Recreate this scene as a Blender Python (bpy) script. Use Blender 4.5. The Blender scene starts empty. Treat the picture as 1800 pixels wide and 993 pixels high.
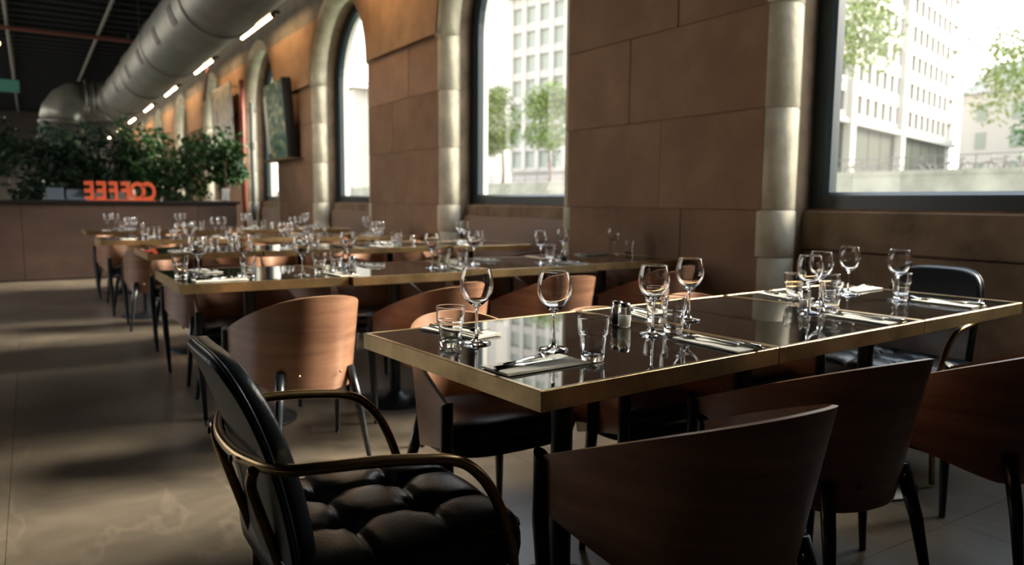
import bpy, math, random
from mathutils import Vector, Matrix
from math import sin, cos, pi, radians, sqrt
random.seed(7)
SC = bpy.context.scene
COL = SC.collection

# ------------------------------------------------------------------ camera
F_PX, YAW, PITCH, ROLL, CAM_H = 1313.67, .57146, .10725, .008613, 1.12
fw = Vector((sin(YAW)*cos(PITCH), cos(YAW)*cos(PITCH), -sin(PITCH)))
r0 = Vector((cos(YAW), -sin(YAW), 0)); u0 = r0.cross(fw)
rr = r0*cos(ROLL) + u0*sin(ROLL); uu = u0*cos(ROLL) - r0*sin(ROLL)
cam_data = bpy.data.cameras.new('camera'); cam = bpy.data.objects.new('camera', cam_data); COL.objects.link(cam)
m = Matrix((rr, uu, -fw)).transposed().to_4x4(); m.translation = Vector((0, 0, CAM_H)); cam.matrix_world = m
cam_data.sensor_width = 36; cam_data.lens = 36*F_PX/1800; cam_data.clip_end = 400; cam_data.clip_start = .02
cam_data.dof.use_dof = True; cam_data.dof.focus_distance = 1.75; cam_data.dof.aperture_fstop = 3.0
SC.camera = cam
# ------------------------------------------------------------------ sky, sun, exposure
w = bpy.data.worlds.new('world'); SC.world = w; w.use_nodes = True
nt = w.node_tree; bg = nt.nodes['Background']
tc = nt.nodes.new('ShaderNodeTexCoord'); sp = nt.nodes.new('ShaderNodeSeparateXYZ')
rmp = nt.nodes.new('ShaderNodeValToRGB'); rmp.color_ramp.elements[0].position = .0; rmp.color_ramp.elements[0].color = (1, .90, .76, 1)
rmp.color_ramp.elements[1].position = .6; rmp.color_ramp.elements[1].color = (.80, .92, 1.08, 1)
nt.links.new(tc.outputs['Generated'], sp.inputs[0]); nt.links.new(sp.outputs['Z'], rmp.inputs[0]); nt.links.new(rmp.outputs[0], bg.inputs[0])
bg.inputs[1].default_value = 3.6
sd = bpy.data.lights.new('hazy_sun', 'SUN'); sd.energy = 13.0; sd.angle = radians(24); sd.color = (1, .90, .74)
so = bpy.data.objects.new('hazy_sun', sd); COL.objects.link(so)
sdir = Vector((cos(radians(-16))*cos(radians(31)), sin(radians(-16))*cos(radians(31)), sin(radians(31))))   # towards the sun
so.rotation_euler = sdir.to_track_quat('Z', 'Y').to_euler(); so.location = (30, -12, 25)
vs = SC.view_settings; vs.view_transform = 'Standard'; vs.look = 'None'; vs.gamma = 1; vs.use_curve_mapping = False; vs.exposure = 0.5

# ------------------------------------------------------------------ mesh helper
class MB:
    def __init__(s): s.v = []; s.f = []; s.sm = []; s.mi = []; s.uv = None
    def _add(s, vs, fs, smooth=False, mi=0):
        b = len(s.v); s.v += [tuple(p) for p in vs]
        for f in fs: s.f.append(tuple(b+i for i in f)); s.sm.append(smooth); s.mi.append(mi)
        return b
    def box(s, x0, x1, y0, y1, z0, z1, M=None, mi=0):
        p = [Vector((x, y, z)) for z in (z0, z1) for y in (y0, y1) for x in (x0, x1)]
        if M is not None: p = [M @ q for q in p]
        s._add(p, [(0, 2, 3, 1), (4, 5, 7, 6), (0, 1, 5, 4), (2, 6, 7, 3), (0, 4, 6, 2), (1, 3, 7, 5)], False, mi); return s
    def cyl(s, p0, p1, r0, r1=None, n=12, caps=True, smooth=True, mi=0):
        r1 = r0 if r1 is None else r1
        p0 = Vector(p0); p1 = Vector(p1); q = (p1-p0).to_track_quat('Z', 'Y')
        vs = []
        for p, r in ((p0, r0), (p1, r1)):
            for i in range(n):
                a = 2*pi*i/n; vs.append(p + q @ Vector((r*cos(a), r*sin(a), 0)))
        s._add(vs, [(i, (i+1) % n, n+(i+1) % n, n+i) for i in range(n)], smooth, mi)
        if caps:
            s._add(vs[:n], [tuple(reversed(range(n)))], False, mi); s._add(vs[n:], [tuple(range(n))], False, mi)
        return s
    def tube(s, pts, r, n=10, smooth=True, closed=False, mi=0, flat=1.0):
        pts = [Vector(p) for p in pts]; N = len(pts); rings = []
        t = [(pts[(i+1) % N if closed else min(i+1, N-1)] - pts[(i-1) % N if closed else max(i-1, 0)]).normalized() for i in range(N)]
        nrm = t[0].orthogonal().normalized(); vs = []
        for i in range(N):
            nrm = (nrm - t[i]*nrm.dot(t[i])).normalized(); b = t[i].cross(nrm)
            rad = r[i] if isinstance(r, (list, tuple)) else r
            for k in range(n):
                a = 2*pi*k/n; vs.append(pts[i] + nrm*rad*cos(a) + b*rad*sin(a)*flat)
        fs = []
        for i in range(N if closed else N-1):
            j = (i+1) % N
            for k in range(n): fs.append((i*n+k, i*n+(k+1) % n, j*n+(k+1) % n, j*n+k))
        if not closed: fs += [tuple(reversed(range(n))), tuple((N-1)*n+k for k in range(n))]
        s._add(vs, fs, smooth, mi); return s
    def lathe(s, prof, n=24, smooth=True, c=(0, 0), closed=False, mi=0):
        vs = []; K = len(prof)
        for (r, z) in prof:
            for i in range(n):
                a = 2*pi*i/n; vs.append((c[0]+r*cos(a), c[1]+r*sin(a), z))
        fs = []
        for k in range(K if closed else K-1):
            j = (k+1) % K
            for i in range(n): fs.append((k*n+i, k*n+(i+1) % n, j*n+(i+1) % n, j*n+i))
        s._add(vs, fs, smooth, mi); return s
    def grid(s, P, smooth=True, closed_u=False, mi=0):
        R, C = len(P), len(P[0]); vs = [p for row in P for p in row]; fs = []
        for i in range(R-1):
            for j in range(C if closed_u else C-1):
                k = (j+1) % C; fs.append((i*C+j, i*C+k, (i+1)*C+k, (i+1)*C+j))
        s._add(vs, fs, smooth, mi); return s
    def poly(s, pts, mi=0): s._add(pts, [tuple(range(len(pts)))], False, mi); return s
    def build(s, name, mat, parent=None, loc=None, rot=None, uvs=None):
        me = bpy.data.meshes.new(name); me.from_pydata(s.v, [], s.f); me.update()
        me.polygons.foreach_set('use_smooth', s.sm); me.polygons.foreach_set('material_index', s.mi)
        for mt in (mat if isinstance(mat, (list, tuple)) else [mat]): me.materials.append(mt)
        if uvs:
            ul = me.uv_layers.new(name='UVMap')
            for lp in me.loops: ul.data[lp.index].uv = uvs[lp.vertex_index]
        me.update()
        o = bpy.data.objects.new(name, me); COL.objects.link(o)
        if parent: o.parent = parent
        if loc: o.location = loc
        if rot is not None: o.rotation_euler = (0, 0, rot)
        return o
def bevel(o, wd=.004, seg=2):
    b = o.modifiers.new('bevel', 'BEVEL'); b.width = wd; b.segments = seg; b.limit_method = 'ANGLE'; b.angle_limit = radians(40); return o
def subd(o, n=1):
    b = o.modifiers.new('subdivision', 'SUBSURF'); b.levels = n; b.render_levels = n; return o
def tag(o, label, cat, group=None, kind=None):
    if label: o['label'] = label
    if cat: o['category'] = cat
    if group: o['group'] = group
    if kind: o['kind'] = kind
    return o
def empty(name, loc=(0, 0, 0), rz=0, parent=None):
    o = bpy.data.objects.new(name, None); COL.objects.link(o); o.location = loc; o.rotation_euler = (0, 0, rz); o.empty_display_size = .1
    if parent: o.parent = parent
    return o
def struct(o): o['kind'] = 'structure'; return o
def copy_tree(o, parent=None):
    c = o.copy(); COL.objects.link(c)
    if parent: c.parent = parent
    for ch in CH.get(o.name, list(o.children)): copy_tree(ch, c)
    return c
CH = {}
def place(proto, used, loc, rz, label=None, cat=None, group=None):
    if used[0]:
        o = copy_tree(proto)
    else:
        o = proto; used[0] = True
    o.location = loc; o.rotation_euler = (0, 0, rz)
    if label: o['label'] = label
    if cat: o['category'] = cat
    if group: o['group'] = group
    return o

# ------------------------------------------------------------------ materials
def mat(name, col, rough=.5, metal=0, spec=.5, noise=None, bump=0, trans=0, ior=1.45, emis=None, es=0, coat=0, stretch=(1, 1, 1), coord='Object', rnd=0, detail=5, ncol=None, coat_rough=.1):
    M = bpy.data.materials.new(name); M.use_nodes = True; t = M.node_tree; b = t.nodes['Principled BSDF']
    b.inputs['Base Color'].default_value = (*col, 1); b.inputs['Roughness'].default_value = rough; b.inputs['Metallic'].default_value = metal
    b.inputs['Specular IOR Level'].default_value = spec; b.inputs['Transmission Weight'].default_value = trans; b.inputs['IOR'].default_value = ior
    b.inputs['Coat Weight'].default_value = coat; b.inputs['Coat Roughness'].default_value = coat_rough
    if emis: b.inputs['Emission Color'].default_value = (*emis, 1); b.inputs['Emission Strength'].default_value = es
    if noise or bump:
        tc = t.nodes.new('ShaderNodeTexCoord'); mp = t.nodes.new('ShaderNodeMapping'); mp.inputs['Scale'].default_value = stretch
        if coord == 'World':
            g = t.nodes.new('ShaderNodeNewGeometry'); t.links.new(g.outputs['Position'], mp.inputs[0])
        else: t.links.new(tc.outputs[coord], mp.inputs[0])
        if rnd:
            oi = t.nodes.new('ShaderNodeObjectInfo'); mu = t.nodes.new('ShaderNodeMath'); mu.operation = 'MULTIPLY'; mu.inputs[1].default_value = 37
            t.links.new(oi.outputs['Random'], mu.inputs[0]); cb = t.nodes.new('ShaderNodeCombineXYZ')
            for i in range(3): t.links.new(mu.outputs[0], cb.inputs[i])
            t.links.new(cb.outputs[0], mp.inputs['Location'])
        n = t.nodes.new('ShaderNodeTexNoise'); n.inputs['Scale'].default_value = (noise or (8, 0))[0]; n.inputs['Detail'].default_value = detail; n.inputs['Roughness'].default_value = .62
        t.links.new(mp.outputs[0], n.inputs['Vector'])
        if noise:
            r = t.nodes.new('ShaderNodeValToRGB'); k = noise[1]
            dark = ncol or tuple(c*(1-k) for c in col)
            r.color_ramp.elements[0].position = .34; r.color_ramp.elements[0].color = (*dark, 1)
            r.color_ramp.elements[1].position = .68; r.color_ramp.elements[1].color = (*[min(1, c*(1+k*.6)) for c in col], 1)
            t.links.new(n.outputs['Fac'], r.inputs[0]); out = r.outputs[0]
            if rnd:
                hs = t.nodes.new('ShaderNodeHueSaturation'); mr = t.nodes.new('ShaderNodeMapRange'); mr.inputs['To Min'].default_value = 1-rnd; mr.inputs['To Max'].default_value = 1+rnd
                t.links.new(oi.outputs['Random'], mr.inputs['Value']); t.links.new(mr.outputs[0], hs.inputs['Value']); t.links.new(out, hs.inputs['Color']); out = hs.outputs[0]
            t.links.new(out, b.inputs['Base Color'])
        if bump:
            n2 = t.nodes.new('ShaderNodeTexNoise'); n2.inputs['Scale'].default_value = (noise or (8, 0))[0]*5; n2.inputs['Detail'].default_value = 6; t.links.new(mp.outputs[0], n2.inputs['Vector'])
            bp = t.nodes.new('ShaderNodeBump'); bp.inputs['Strength'].default_value = bump; bp.inputs['Distance'].default_value = .01
            t.links.new(n2.outputs['Fac'], bp.inputs['Height']); t.links.new(bp.outputs[0], b.inputs['Normal'])
    return M
MT = {}
MT['wall'] = mat('brown_stone', (.32, .195, .125), .85, noise=(2.6, .2), bump=.5, coord='World', rnd=.10, spec=.25)
MT['wall_up'] = mat('ochre_plaster', (.42, .26, .155), .85, noise=(3.5, .18), bump=.4, coord='World', spec=.25)
MT['shaded_grey_stone'] = mat('shaded_grey_stone', (.24, .215, .175), .85, noise=(2.5, .25), bump=.4, coord='World', spec=.3)  # grey stone above the plaster; shade over the lamp fixtures is in its colour
MT['pale_stone'] = mat('pale_stone', (.66, .59, .44), .7, noise=(5, .22), bump=.35, coord='World', rnd=.06, spec=.3)
MT['jamb'] = mat('jamb_stone', (.27, .19, .125), .85, noise=(3.5, .35), bump=.5, coord='World', spec=.25)
MT['out_stone'] = mat('outer_reveal_stone', (.6, .56, .48), .8, noise=(4, .1))
MT['grout'] = mat('floor_joint', (.08, .065, .05), .8)
MT['ceiling'] = mat('black_ceiling', (.004, .005, .006), .9, spec=.1)
MT['rib'] = mat('dark_deck_rib', (.009, .011, .013), .8, spec=.15)
MT['dark_wall'] = mat('dark_wall', (.028, .024, .021), .8, spec=.2)
MT['frame'] = mat('window_frame_metal', (.012, .022, .028), .35)
MT['mortar'] = mat('reddish_mortar', (.33, .17, .10), .9, noise=(8, .3), bump=.5, coord='World')
MT['dado'] = mat('mauve_paint', (.30, .20, .15), .6, noise=(1.5, .06))
MT['brass'] = mat('aged_brass', (.56, .40, .20), .36, 1, noise=(6, .35), bump=.03, rnd=.08)
MT['brass_tube'] = mat('dull_brass_tube', (.42, .29, .14), .27, 1, noise=(9, .4))
MT['tableglass'] = mat('black_table_glass', (.012, .011, .010), .012, spec=.8, ior=1.9)
MT['black_metal'] = mat('black_metal', (.012, .015, .018), .42)
MT['black_wood'] = mat('black_lacquered_wood', (.010, .014, .018), .33, coat=.3)
MT['leather'] = mat('black_leather', (.014, .019, .024), .30, bump=.10, noise=(30, .1), spec=.55)  # blue-teal base colour carries the leather's bluish reflection
MT['leather_back'] = mat('charcoal_leather_back', (.065, .070, .070), .5, bump=.12, noise=(40, .1))
MT['button'] = mat('leather_button', (.01, .013, .017), .4)
MT['glass'] = mat('drinking_glass', (1, 1, 1), 0, trans=1, ior=1.47)
MT['steel'] = mat('cutlery_steel', (.72, .72, .70), .16, 1)
MT['napkin'] = mat('folded_paper_napkin', (.86, .82, .72), .8, noise=(20, .03), bump=.05)
MT['salt'] = mat('salt', (.7, .68, .62), .8)
MT['pepper'] = mat('pepper', (.03, .03, .03), .8)
MT['duct'] = mat('galvanised_duct', (.215, .222, .20), .42, .6, noise=(3, .2), coord='Object')
MT['duct_dark'] = mat('duct_grille', (.03, .033, .033), .5, .5)
MT['duct_ring'] = mat('duct_ring', (.22, .22, .2), .45, .8)
MT['lamp_body'] = mat('black_lamp_housing', (.02, .02, .02), .5)
MT['lamp'] = mat('warm_tube', (1, .8, .5), .5, emis=(1, .68, .38), es=34)
MT['bulb'] = mat('warm_bulb', (1, .8, .5), .5, emis=(1, .55, .22), es=12)
MT['bar'] = mat('dark_bar_panel', (.045, .023, .016), .6, noise=(1.6, .4), stretch=(1, 1, 2), rnd=.12)
MT['bar_top'] = mat('black_bar_top', (.012, .011, .011), .3)
MT['red_pipe'] = mat('red_pipe', (.20, .045, .028), .5)
MT['maroon_pipe'] = mat('maroon_pipe', (.09, .025, .018), .6)
MT['grey_pipe'] = mat('grey_pipe', (.085, .09, .088), .55)
MT['sign_red'] = mat('orange_red_letters', (.48, .075, .03), .5)
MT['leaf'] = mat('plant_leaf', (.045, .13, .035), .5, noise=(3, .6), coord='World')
MT['leaf_shaded'] = mat('shaded_plant_leaf', (.022, .06, .03), .5, noise=(3, .6), coord='World')  # darker copy of plant_leaf: shade away from the window put into the colour
MT['tree'] = mat('yellow_green_leaf', (.15, .20, .045), .6, noise=(1.2, .35), coord='World')  # yellow-green leaf colour of the street trees
MT['tree2'] = mat('yellowing_leaf', (.48, .42, .12), .6, noise=(1.2, .3), coord='World')
MT['bark'] = mat('bark', (.16, .11, .07), .9)
MT['terracotta'] = mat('dark_pot', (.05, .045, .04), .7)
MT['white'] = mat('white_glaze', (.7, .68, .62), .35)
MT['slate'] = mat('blue_grey_plastic', (.07, .09, .12), .4)
MT['facade'] = mat('white_facade', (.40, .375, .335), .8)
MT['facade2'] = mat('pinkish_spandrel', (.36, .33, .30), .8)
MT['pane_far'] = mat('far_window_pane', (.055, .06, .045), .4)
MT['pane_far2'] = mat('far_window_pane_grey', (.24, .26, .22), .4)
MT['roof'] = mat('grey_roof', (.30, .29, .27), .7)
MT['quay'] = mat('quay_stone', (.27, .255, .20), .9, noise=(.6, .3), coord='World')
MT['plaza'] = mat('plaza_paving', (.33, .31, .27), .9)
MT['water'] = mat('river_water', (.10, .13, .10), .1)
MT['iron'] = mat('dark_iron', (.10, .09, .08), .6)
MT['green_sign'] = mat('green_exit_box', (.03, .12, .09), .5, emis=(.10, .42, .30), es=.06)
# wood shell: horizontal grain along UV
def wood(name, col, dark):
    M = bpy.data.materials.new(name); M.use_nodes = True; t = M.node_tree; b = t.nodes['Principled BSDF']
    tc = t.nodes.new('ShaderNodeTexCoord'); mp = t.nodes.new('ShaderNodeMapping'); mp.inputs['Scale'].default_value = (1.6, 22, 1)
    oi = t.nodes.new('ShaderNodeObjectInfo'); mu = t.nodes.new('ShaderNodeMath'); mu.operation = 'MULTIPLY'; mu.inputs[1].default_value = 53
    cb = t.nodes.new('ShaderNodeCombineXYZ'); t.links.new(oi.outputs['Random'], mu.inputs[0]); t.links.new(mu.outputs[0], cb.inputs[0]); t.links.new(mu.outputs[0], cb.inputs[2]); t.links.new(cb.outputs[0], mp.inputs['Location'])
    t.links.new(tc.outputs['UV'], mp.inputs[0])
    n = t.nodes.new('ShaderNodeTexNoise'); n.inputs['Scale'].default_value = 1; n.inputs['Detail'].default_value = 6; n.inputs['Distortion'].default_value = .6; t.links.new(mp.outputs[0], n.inputs['Vector'])
    n2 = t.nodes.new('ShaderNodeTexNoise'); n2.inputs['Scale'].default_value = 14; n2.inputs['Detail'].default_value = 4; t.links.new(mp.outputs[0], n2.inputs['Vector'])
    r = t.nodes.new('ShaderNodeValToRGB'); r.color_ramp.elements[0].position = .32; r.color_ramp.elements[0].color = (*dark, 1); r.color_ramp.elements[1].position = .66; r.color_ramp.elements[1].color = (*col, 1)
    mx = t.nodes.new('ShaderNodeMath'); mx.operation = 'MULTIPLY_ADD'; mx.inputs[1].default_value = .3; t.links.new(n2.outputs['Fac'], mx.inputs[0])
    ad = t.nodes.new('ShaderNodeMath'); ad.operation = 'MULTIPLY'; ad.inputs[1].default_value = .72; t.links.new(n.outputs['Fac'], ad.inputs[0]); t.links.new(ad.outputs[0], mx.inputs[2])
    t.links.new(mx.outputs[0], r.inputs[0]); t.links.new(r.outputs[0], b.inputs['Base Color'])
    b.inputs['Roughness'].default_value = .34; b.inputs['Coat Weight'].default_value = .25; b.inputs['Coat Roughness'].default_value = .25
    return M
MT['wood'] = wood('walnut_veneer', (.38, .195, .115), (.19, .092, .055))
MT['ply_edge'] = mat('plywood_edge', (.50, .30, .17), .45)
# floor slab: polished brown stone, blotches and a few pale veins, all in world space
def floor_mat():
    M = bpy.data.materials.new('polished_stone_floor'); M.use_nodes = True; t = M.node_tree; b = t.nodes['Principled BSDF']
    g = t.nodes.new('ShaderNodeNewGeometry')
    n = t.nodes.new('ShaderNodeTexNoise'); n.inputs['Scale'].default_value = 1.3; n.inputs['Detail'].default_value = 9; n.inputs['Roughness'].default_value = .68; n.inputs['Distortion'].default_value = .5; t.links.new(g.outputs['Position'], n.inputs['Vector'])
    r = t.nodes.new('ShaderNodeValToRGB'); r.color_ramp.elements[0].position = .32; r.color_ramp.elements[0].color = (.068, .056, .043, 1); r.color_ramp.elements[1].position = .70; r.color_ramp.elements[1].color = (.170, .140, .103, 1)
    t.links.new(n.outputs['Fac'], r.inputs[0])
    mp = t.nodes.new('ShaderNodeMapping'); mp.inputs['Scale'].default_value = (2.2, .8, 1); mp.inputs['Rotation'].default_value = (0, 0, .5); t.links.new(g.outputs['Position'], mp.inputs[0])
    n2 = t.nodes.new('ShaderNodeTexNoise'); n2.inputs['Scale'].default_value = 1.1; n2.inputs['Detail'].default_value = 7; t.links.new(mp.outputs[0], n2.inputs['Vector'])
    v = t.nodes.new('ShaderNodeValToRGB'); e = v.color_ramp.elements; e[0].position = .485; e[0].color = (0, 0, 0, 1); e[1].position = .515; e[1].color = (0, 0, 0, 1)
    q = v.color_ramp.elements.new(.5); q.color = (.3, .3, .3, 1); t.links.new(n2.outputs['Fac'], v.inputs[0])
    mx = t.nodes.new('ShaderNodeMix'); mx.data_type = 'RGBA'; t.links.new(v.outputs[0], mx.inputs['Factor']); t.links.new(r.outputs[0], mx.inputs[6]); mx.inputs[7].default_value = (.21, .17, .125, 1)
    t.links.new(mx.outputs[2], b.inputs['Base Color'])
    rr_ = t.nodes.new('ShaderNodeMapRange'); rr_.inputs['To Min'].default_value = .22; rr_.inputs['To Max'].default_value = .48; t.links.new(n.outputs['Fac'], rr_.inputs['Value']); t.links.new(rr_.outputs[0], b.inputs['Roughness'])
    return M
MT['floor'] = floor_mat()
def pane_mat():
    M = bpy.data.materials.new('window_glass'); M.use_nodes = True; t = M.node_tree
    for n in list(t.nodes): t.nodes.remove(n)
    o = t.nodes.new('ShaderNodeOutputMaterial'); mx = t.nodes.new('ShaderNodeMixShader'); tr = t.nodes.new('ShaderNodeBsdfTransparent'); gl = t.nodes.new('ShaderNodeBsdfGlossy'); gl.inputs['Roughness'].default_value = .01
    fr = t.nodes.new('ShaderNodeFresnel'); fr.inputs['IOR'].default_value = 1.45; tr.inputs[0].default_value = (.97, .98, .97, 1)
    t.links.new(fr.outputs[0], mx.inputs[0]); t.links.new(tr.outputs[0], mx.inputs[1]); t.links.new(gl.outputs[0], mx.inputs[2]); t.links.new(mx.outputs[0], o.inputs[0]); return M
MT['pane'] = pane_mat()
def board_mat(name, stops, sc, st):
    M = bpy.data.materials.new(name); M.use_nodes = True; t = M.node_tree; b = t.nodes['Principled BSDF']
    tc = t.nodes.new('ShaderNodeTexCoord'); mp = t.nodes.new('ShaderNodeMapping'); mp.inputs['Scale'].default_value = st; t.links.new(tc.outputs['Object'], mp.inputs[0])
    n = t.nodes.new('ShaderNodeTexNoise'); n.inputs['Scale'].default_value = sc; n.inputs['Detail'].default_value = 4; t.links.new(mp.outputs[0], n.inputs['Vector'])
    r = t.nodes.new('ShaderNodeValToRGB'); cr = r.color_ramp
    cr.elements[0].position, cr.elements[0].color = stops[0][0], (*stops[0][1], 1); cr.elements[1].position, cr.elements[1].color = stops[-1][0], (*stops[-1][1], 1)
    for p, c in stops[1:-1]: e = cr.elements.new(p); e.color = (*c, 1)
    t.links.new(n.outputs['Fac'], r.inputs[0]); t.links.new(r.outputs[0], b.inputs['Base Color']); b.inputs['Roughness'].default_value = .5; return M
MT['poster_green'] = board_mat('painted_green_board', [(.36, (.03, .09, .07)), (.46, (.09, .18, .14)), (.55, (.20, .28, .18)), (.66, (.55, .52, .28))], 5, (1, 1, 1.6))
MT['poster_grey'] = board_mat('faded_grey_drawing', [(.36, (.22, .22, .20)), (.45, (.52, .50, .45)), (.7, (.62, .60, .54))], 7, (1, 1, 1))

# ------------------------------------------------------------------ room shell
WX = 3.70; PER = 4.23; A0 = 2.98; PW = 1.97; C0 = 1.85; SPR = 2.86; RA = 1.13; RO = 1.06; ZC = 5.1
KS = list(range(0, 9))
fl = struct(MB().box(-4.6, 4.1, -1.2, 42, -.12, -.02).build('floor', MT['grout']))
tile = MB().box(-.4692, .4692, -.4692, .4692, -.02, 0)
tm = None
for i in range(-4, 5):
    for j in range(-4, 14):
        x = .35+.94*i; y = 1.30+.47+.94*j
        if x > 3.95: continue
        if tm is None: tm = tile.build('floor_tile', MT['floor'], fl, (x, y, 0)); t0 = tm
        else:
            c = t0.copy(); COL.objects.link(c); c.location = (x, y, 0)
bf = MB().box(-4.6, 4.1, 1.30+.94*14, 42, -.02, 0).build('floor_slab', MT['floor'], fl)
cl = struct(MB().box(-4.6, 4.45, -1.2, 42, ZC, ZC+.15).build('ceiling', MT['ceiling']))
rb0 = None
for i in range(64):
    y = 1.2+i*.6
    if rb0 is None: rb0 = MB().box(-4.5, 3.6, -.05, .05, ZC-.07, ZC).build('ceiling_rib', MT['rib'], cl, (0, y, 0))
    else: c = rb0.copy(); COL.objects.link(c); c.location = (0, y, 0)
LX = -4.6
wl = MB().box(LX-.3, LX, -1.2, 42, 0, .9).box(LX-.3, LX, -1.2, 42, 4.5, ZC).box(LX-.3, LX, -1.2, 7.43, .9, 4.5)
for k in range(1, 9): wl.box(LX-.3, LX, 3.2+2.6+4.23*k, 3.2+4.23*(k+1), .9, 4.5)
wl.box(LX-.3, LX, 41.27, 42, .9, 4.5)
struct(wl.build('wall_left', MT['dark_wall']))
struct(MB().box(-4.9, 4.45, 42, 42.2, 0, ZC).build('wall_back', MT['dark_wall']))
struct(MB().box(-4.9, 4.45, -1.4, -1.2, 0, ZC).build('wall_front', MT['dark_wall']))

wall = struct(empty('wall_right', (WX, 0, 0)))
def wp(mb, name, mt, k, rnd=None):      # a piece of the window wall, its own origin per bay so copies shift along y
    return mb.build(name, mt, wall, (-WX, k*PER, 0))
def cp(o, k):
    c = o.copy(); COL.objects.link(c); c.location = (-WX, k*PER, 0); return c
a, b = A0, A0+PW
core = MB().box(WX+.010, 4.20, a+.02, b-.02, 0, SPR)
courses = [(0, 1.085, [0, .34, .72, 1]), (1.085, 1.69, [0, .45, 1]), (1.69, 2.29, [0, .62, 1]), (2.29, SPR-.012, [0, .38, 1])]
blocks = []
for (z0, z1, cuts) in courses:
    for c0, c1 in zip(cuts, cuts[1:]):
        d = random.uniform(-.004, .004)
        ya = a+.012+c0*(PW-.024)+.0015; yb = a+.012+c1*(PW-.024)-.0015
        blocks.append(MB().box(WX+d, WX+.075, ya, yb, z0+.0025, z1-.0025))
protos = [bevel(wp(q, 'stone_block', MT['wall'], 0), .003, 1) for q in blocks]
protos.append(wp(core, 'pier_core', MT['wall'], 0))
# drums of the round half columns on both edges of the pier
for ye in (a+.02, b-.02):
    for (z0, z1, rad) in ((0, .8, .127), (.8, 1.085, .129), (1.085, 1.69, .125), (1.69, 2.29, .125), (2.29, SPR, .126)):
        q = MB().lathe([(rad-.006, z0+.001), (rad, z0+.008), (rad, z1-.008), (rad-.006, z1-.001)], 28, c=(WX+.125, ye))
        protos.append(wp(q, 'column_drum', MT['pale_stone'], 0))
# plaster field above the springing line, widening with the arches
def arch_dy(z): return RA - sqrt(max(RA*RA-(z-SPR)**2, 0))
def field(x, z0, z1, n):
    P = []
    for i in range(n+1):
        z = z0+(z1-z0)*i/n; d = arch_dy(z); P.append([(x, a+.01-d, z), (x, b-.01+d, z)])
    mb = MB().grid(P, False); mb.grid([[(x, a+.01, z0), (x+.09, a+.01, z0)], [(x, b-.01, z0), (x+.09, b-.01, z0)]], False)
    return mb
protos.append(wp(field(WX-.035, SPR+.012, 3.76, 12), 'plaster_field', MT['wall_up'], 0))
protos.append(wp(field(WX-.02, 3.76, SPR+RA-.004, 6), 'upper_stone', MT['shaded_grey_stone'], 0))
# arch moulding above each opening, and the lintel wall above it
yc = C0
arch = MB().tube([(WX+.11, yc+(RA+.02)*cos(t_), SPR+(RA+.02)*sin(t_)) for t_ in [pi*i/28 for i in range(29)]], .137, 14)
protos.append(wp(arch, 'arch_moulding', MT['pale_stone'], 0))
top = MB().box(WX-.02, WX+.5, yc-PER/2, yc+PER/2, SPR+RA-.004, ZC)
protos.append(wp(top, 'upper_wall', MT['shaded_grey_stone'], 0))
# jamb and soffit
def opening(hw, r, z0, n=24):
    return [(yc-hw, z0)] + [(yc-hw, SPR)] + [(yc-r*cos(pi*i/n), SPR+r*sin(pi*i/n)) for i in range(1, n)] + [(yc+hw, SPR), (yc+hw, z0)]
inn = opening(RO, RO, 0); mid = opening(RO+.30, RO+.30, 0)
rev = MB(); rev.grid([[(4.13, y, z) for y, z in inn], [(WX+.13, y, z) for y, z in inn], [(WX+.13, y, z) for y, z in mid]], False)
protos.append(wp(rev, 'jamb_stone', MT['jamb'], 0))
out = MB(); far = [(max(yc-PER/2, min(yc+PER/2, yc+(y-yc)*3)), (0 if z == 0 else min(ZC, SPR+(z-SPR)*3) if z > SPR else SPR)) for y, z in inn]
far = [(yc-PER/2, 0), (yc-PER/2, SPR)]+[(max(yc-PER/2, min(yc+PER/2, yc-3*cos(pi*i/24)*1.3)), min(ZC, SPR+3*sin(pi*i/24)*1.3)) for i in range(1, 24)]+[(yc+PER/2, SPR), (yc+PER/2, 0)]
out.grid([[(4.13, y, z) for y, z in inn], [(4.26, y, z) for y, z in inn], [(4.26, y, z) for y, z in far]], False)
protos.append(wp(out, 'outer_reveal', MT['out_stone'], 0))
sill = MB().box(3.98, 4.26, yc-RO, yc+RO, .849, 1.083)
protos.append(bevel(wp(sill, 'sill_stone', MT['jamb'], 0), .008, 1))
s2 = MB().box(3.985, 4.26, yc-RO, yc+RO, 0, .841); protos.append(wp(s2, 'sill_stone', MT['jamb'], 0))
mo = MB().box(4.03, 4.12, yc-RO, yc+RO, 1.083, 1.094); protos.append(wp(mo, 'mortar_bed', MT['mortar'], 0))
for k in KS[1:]+[-1]:
    for o in protos:
        if k < 0 and o.name.split('.')[0] in ('arch_moulding', 'jamb_stone', 'outer_reveal', 'sill_stone', 'mortar_bed'): continue
        cp(o, k)
MB().box(WX+.3, WX+.5, -1.3, -.2, 0, ZC).build('pier_core', MT['wall'], wall, (-WX, 0, 0))
dp = MB().box(3.945, 3.983, yc-RO+.0, yc+RO-.0, .0, .972)
d0 = None
for k in range(1, 6):
    if d0 is None: d0 = wp(dp, 'dado_panel', MT['dado'], k)
    else: cp(d0, k)
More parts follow.
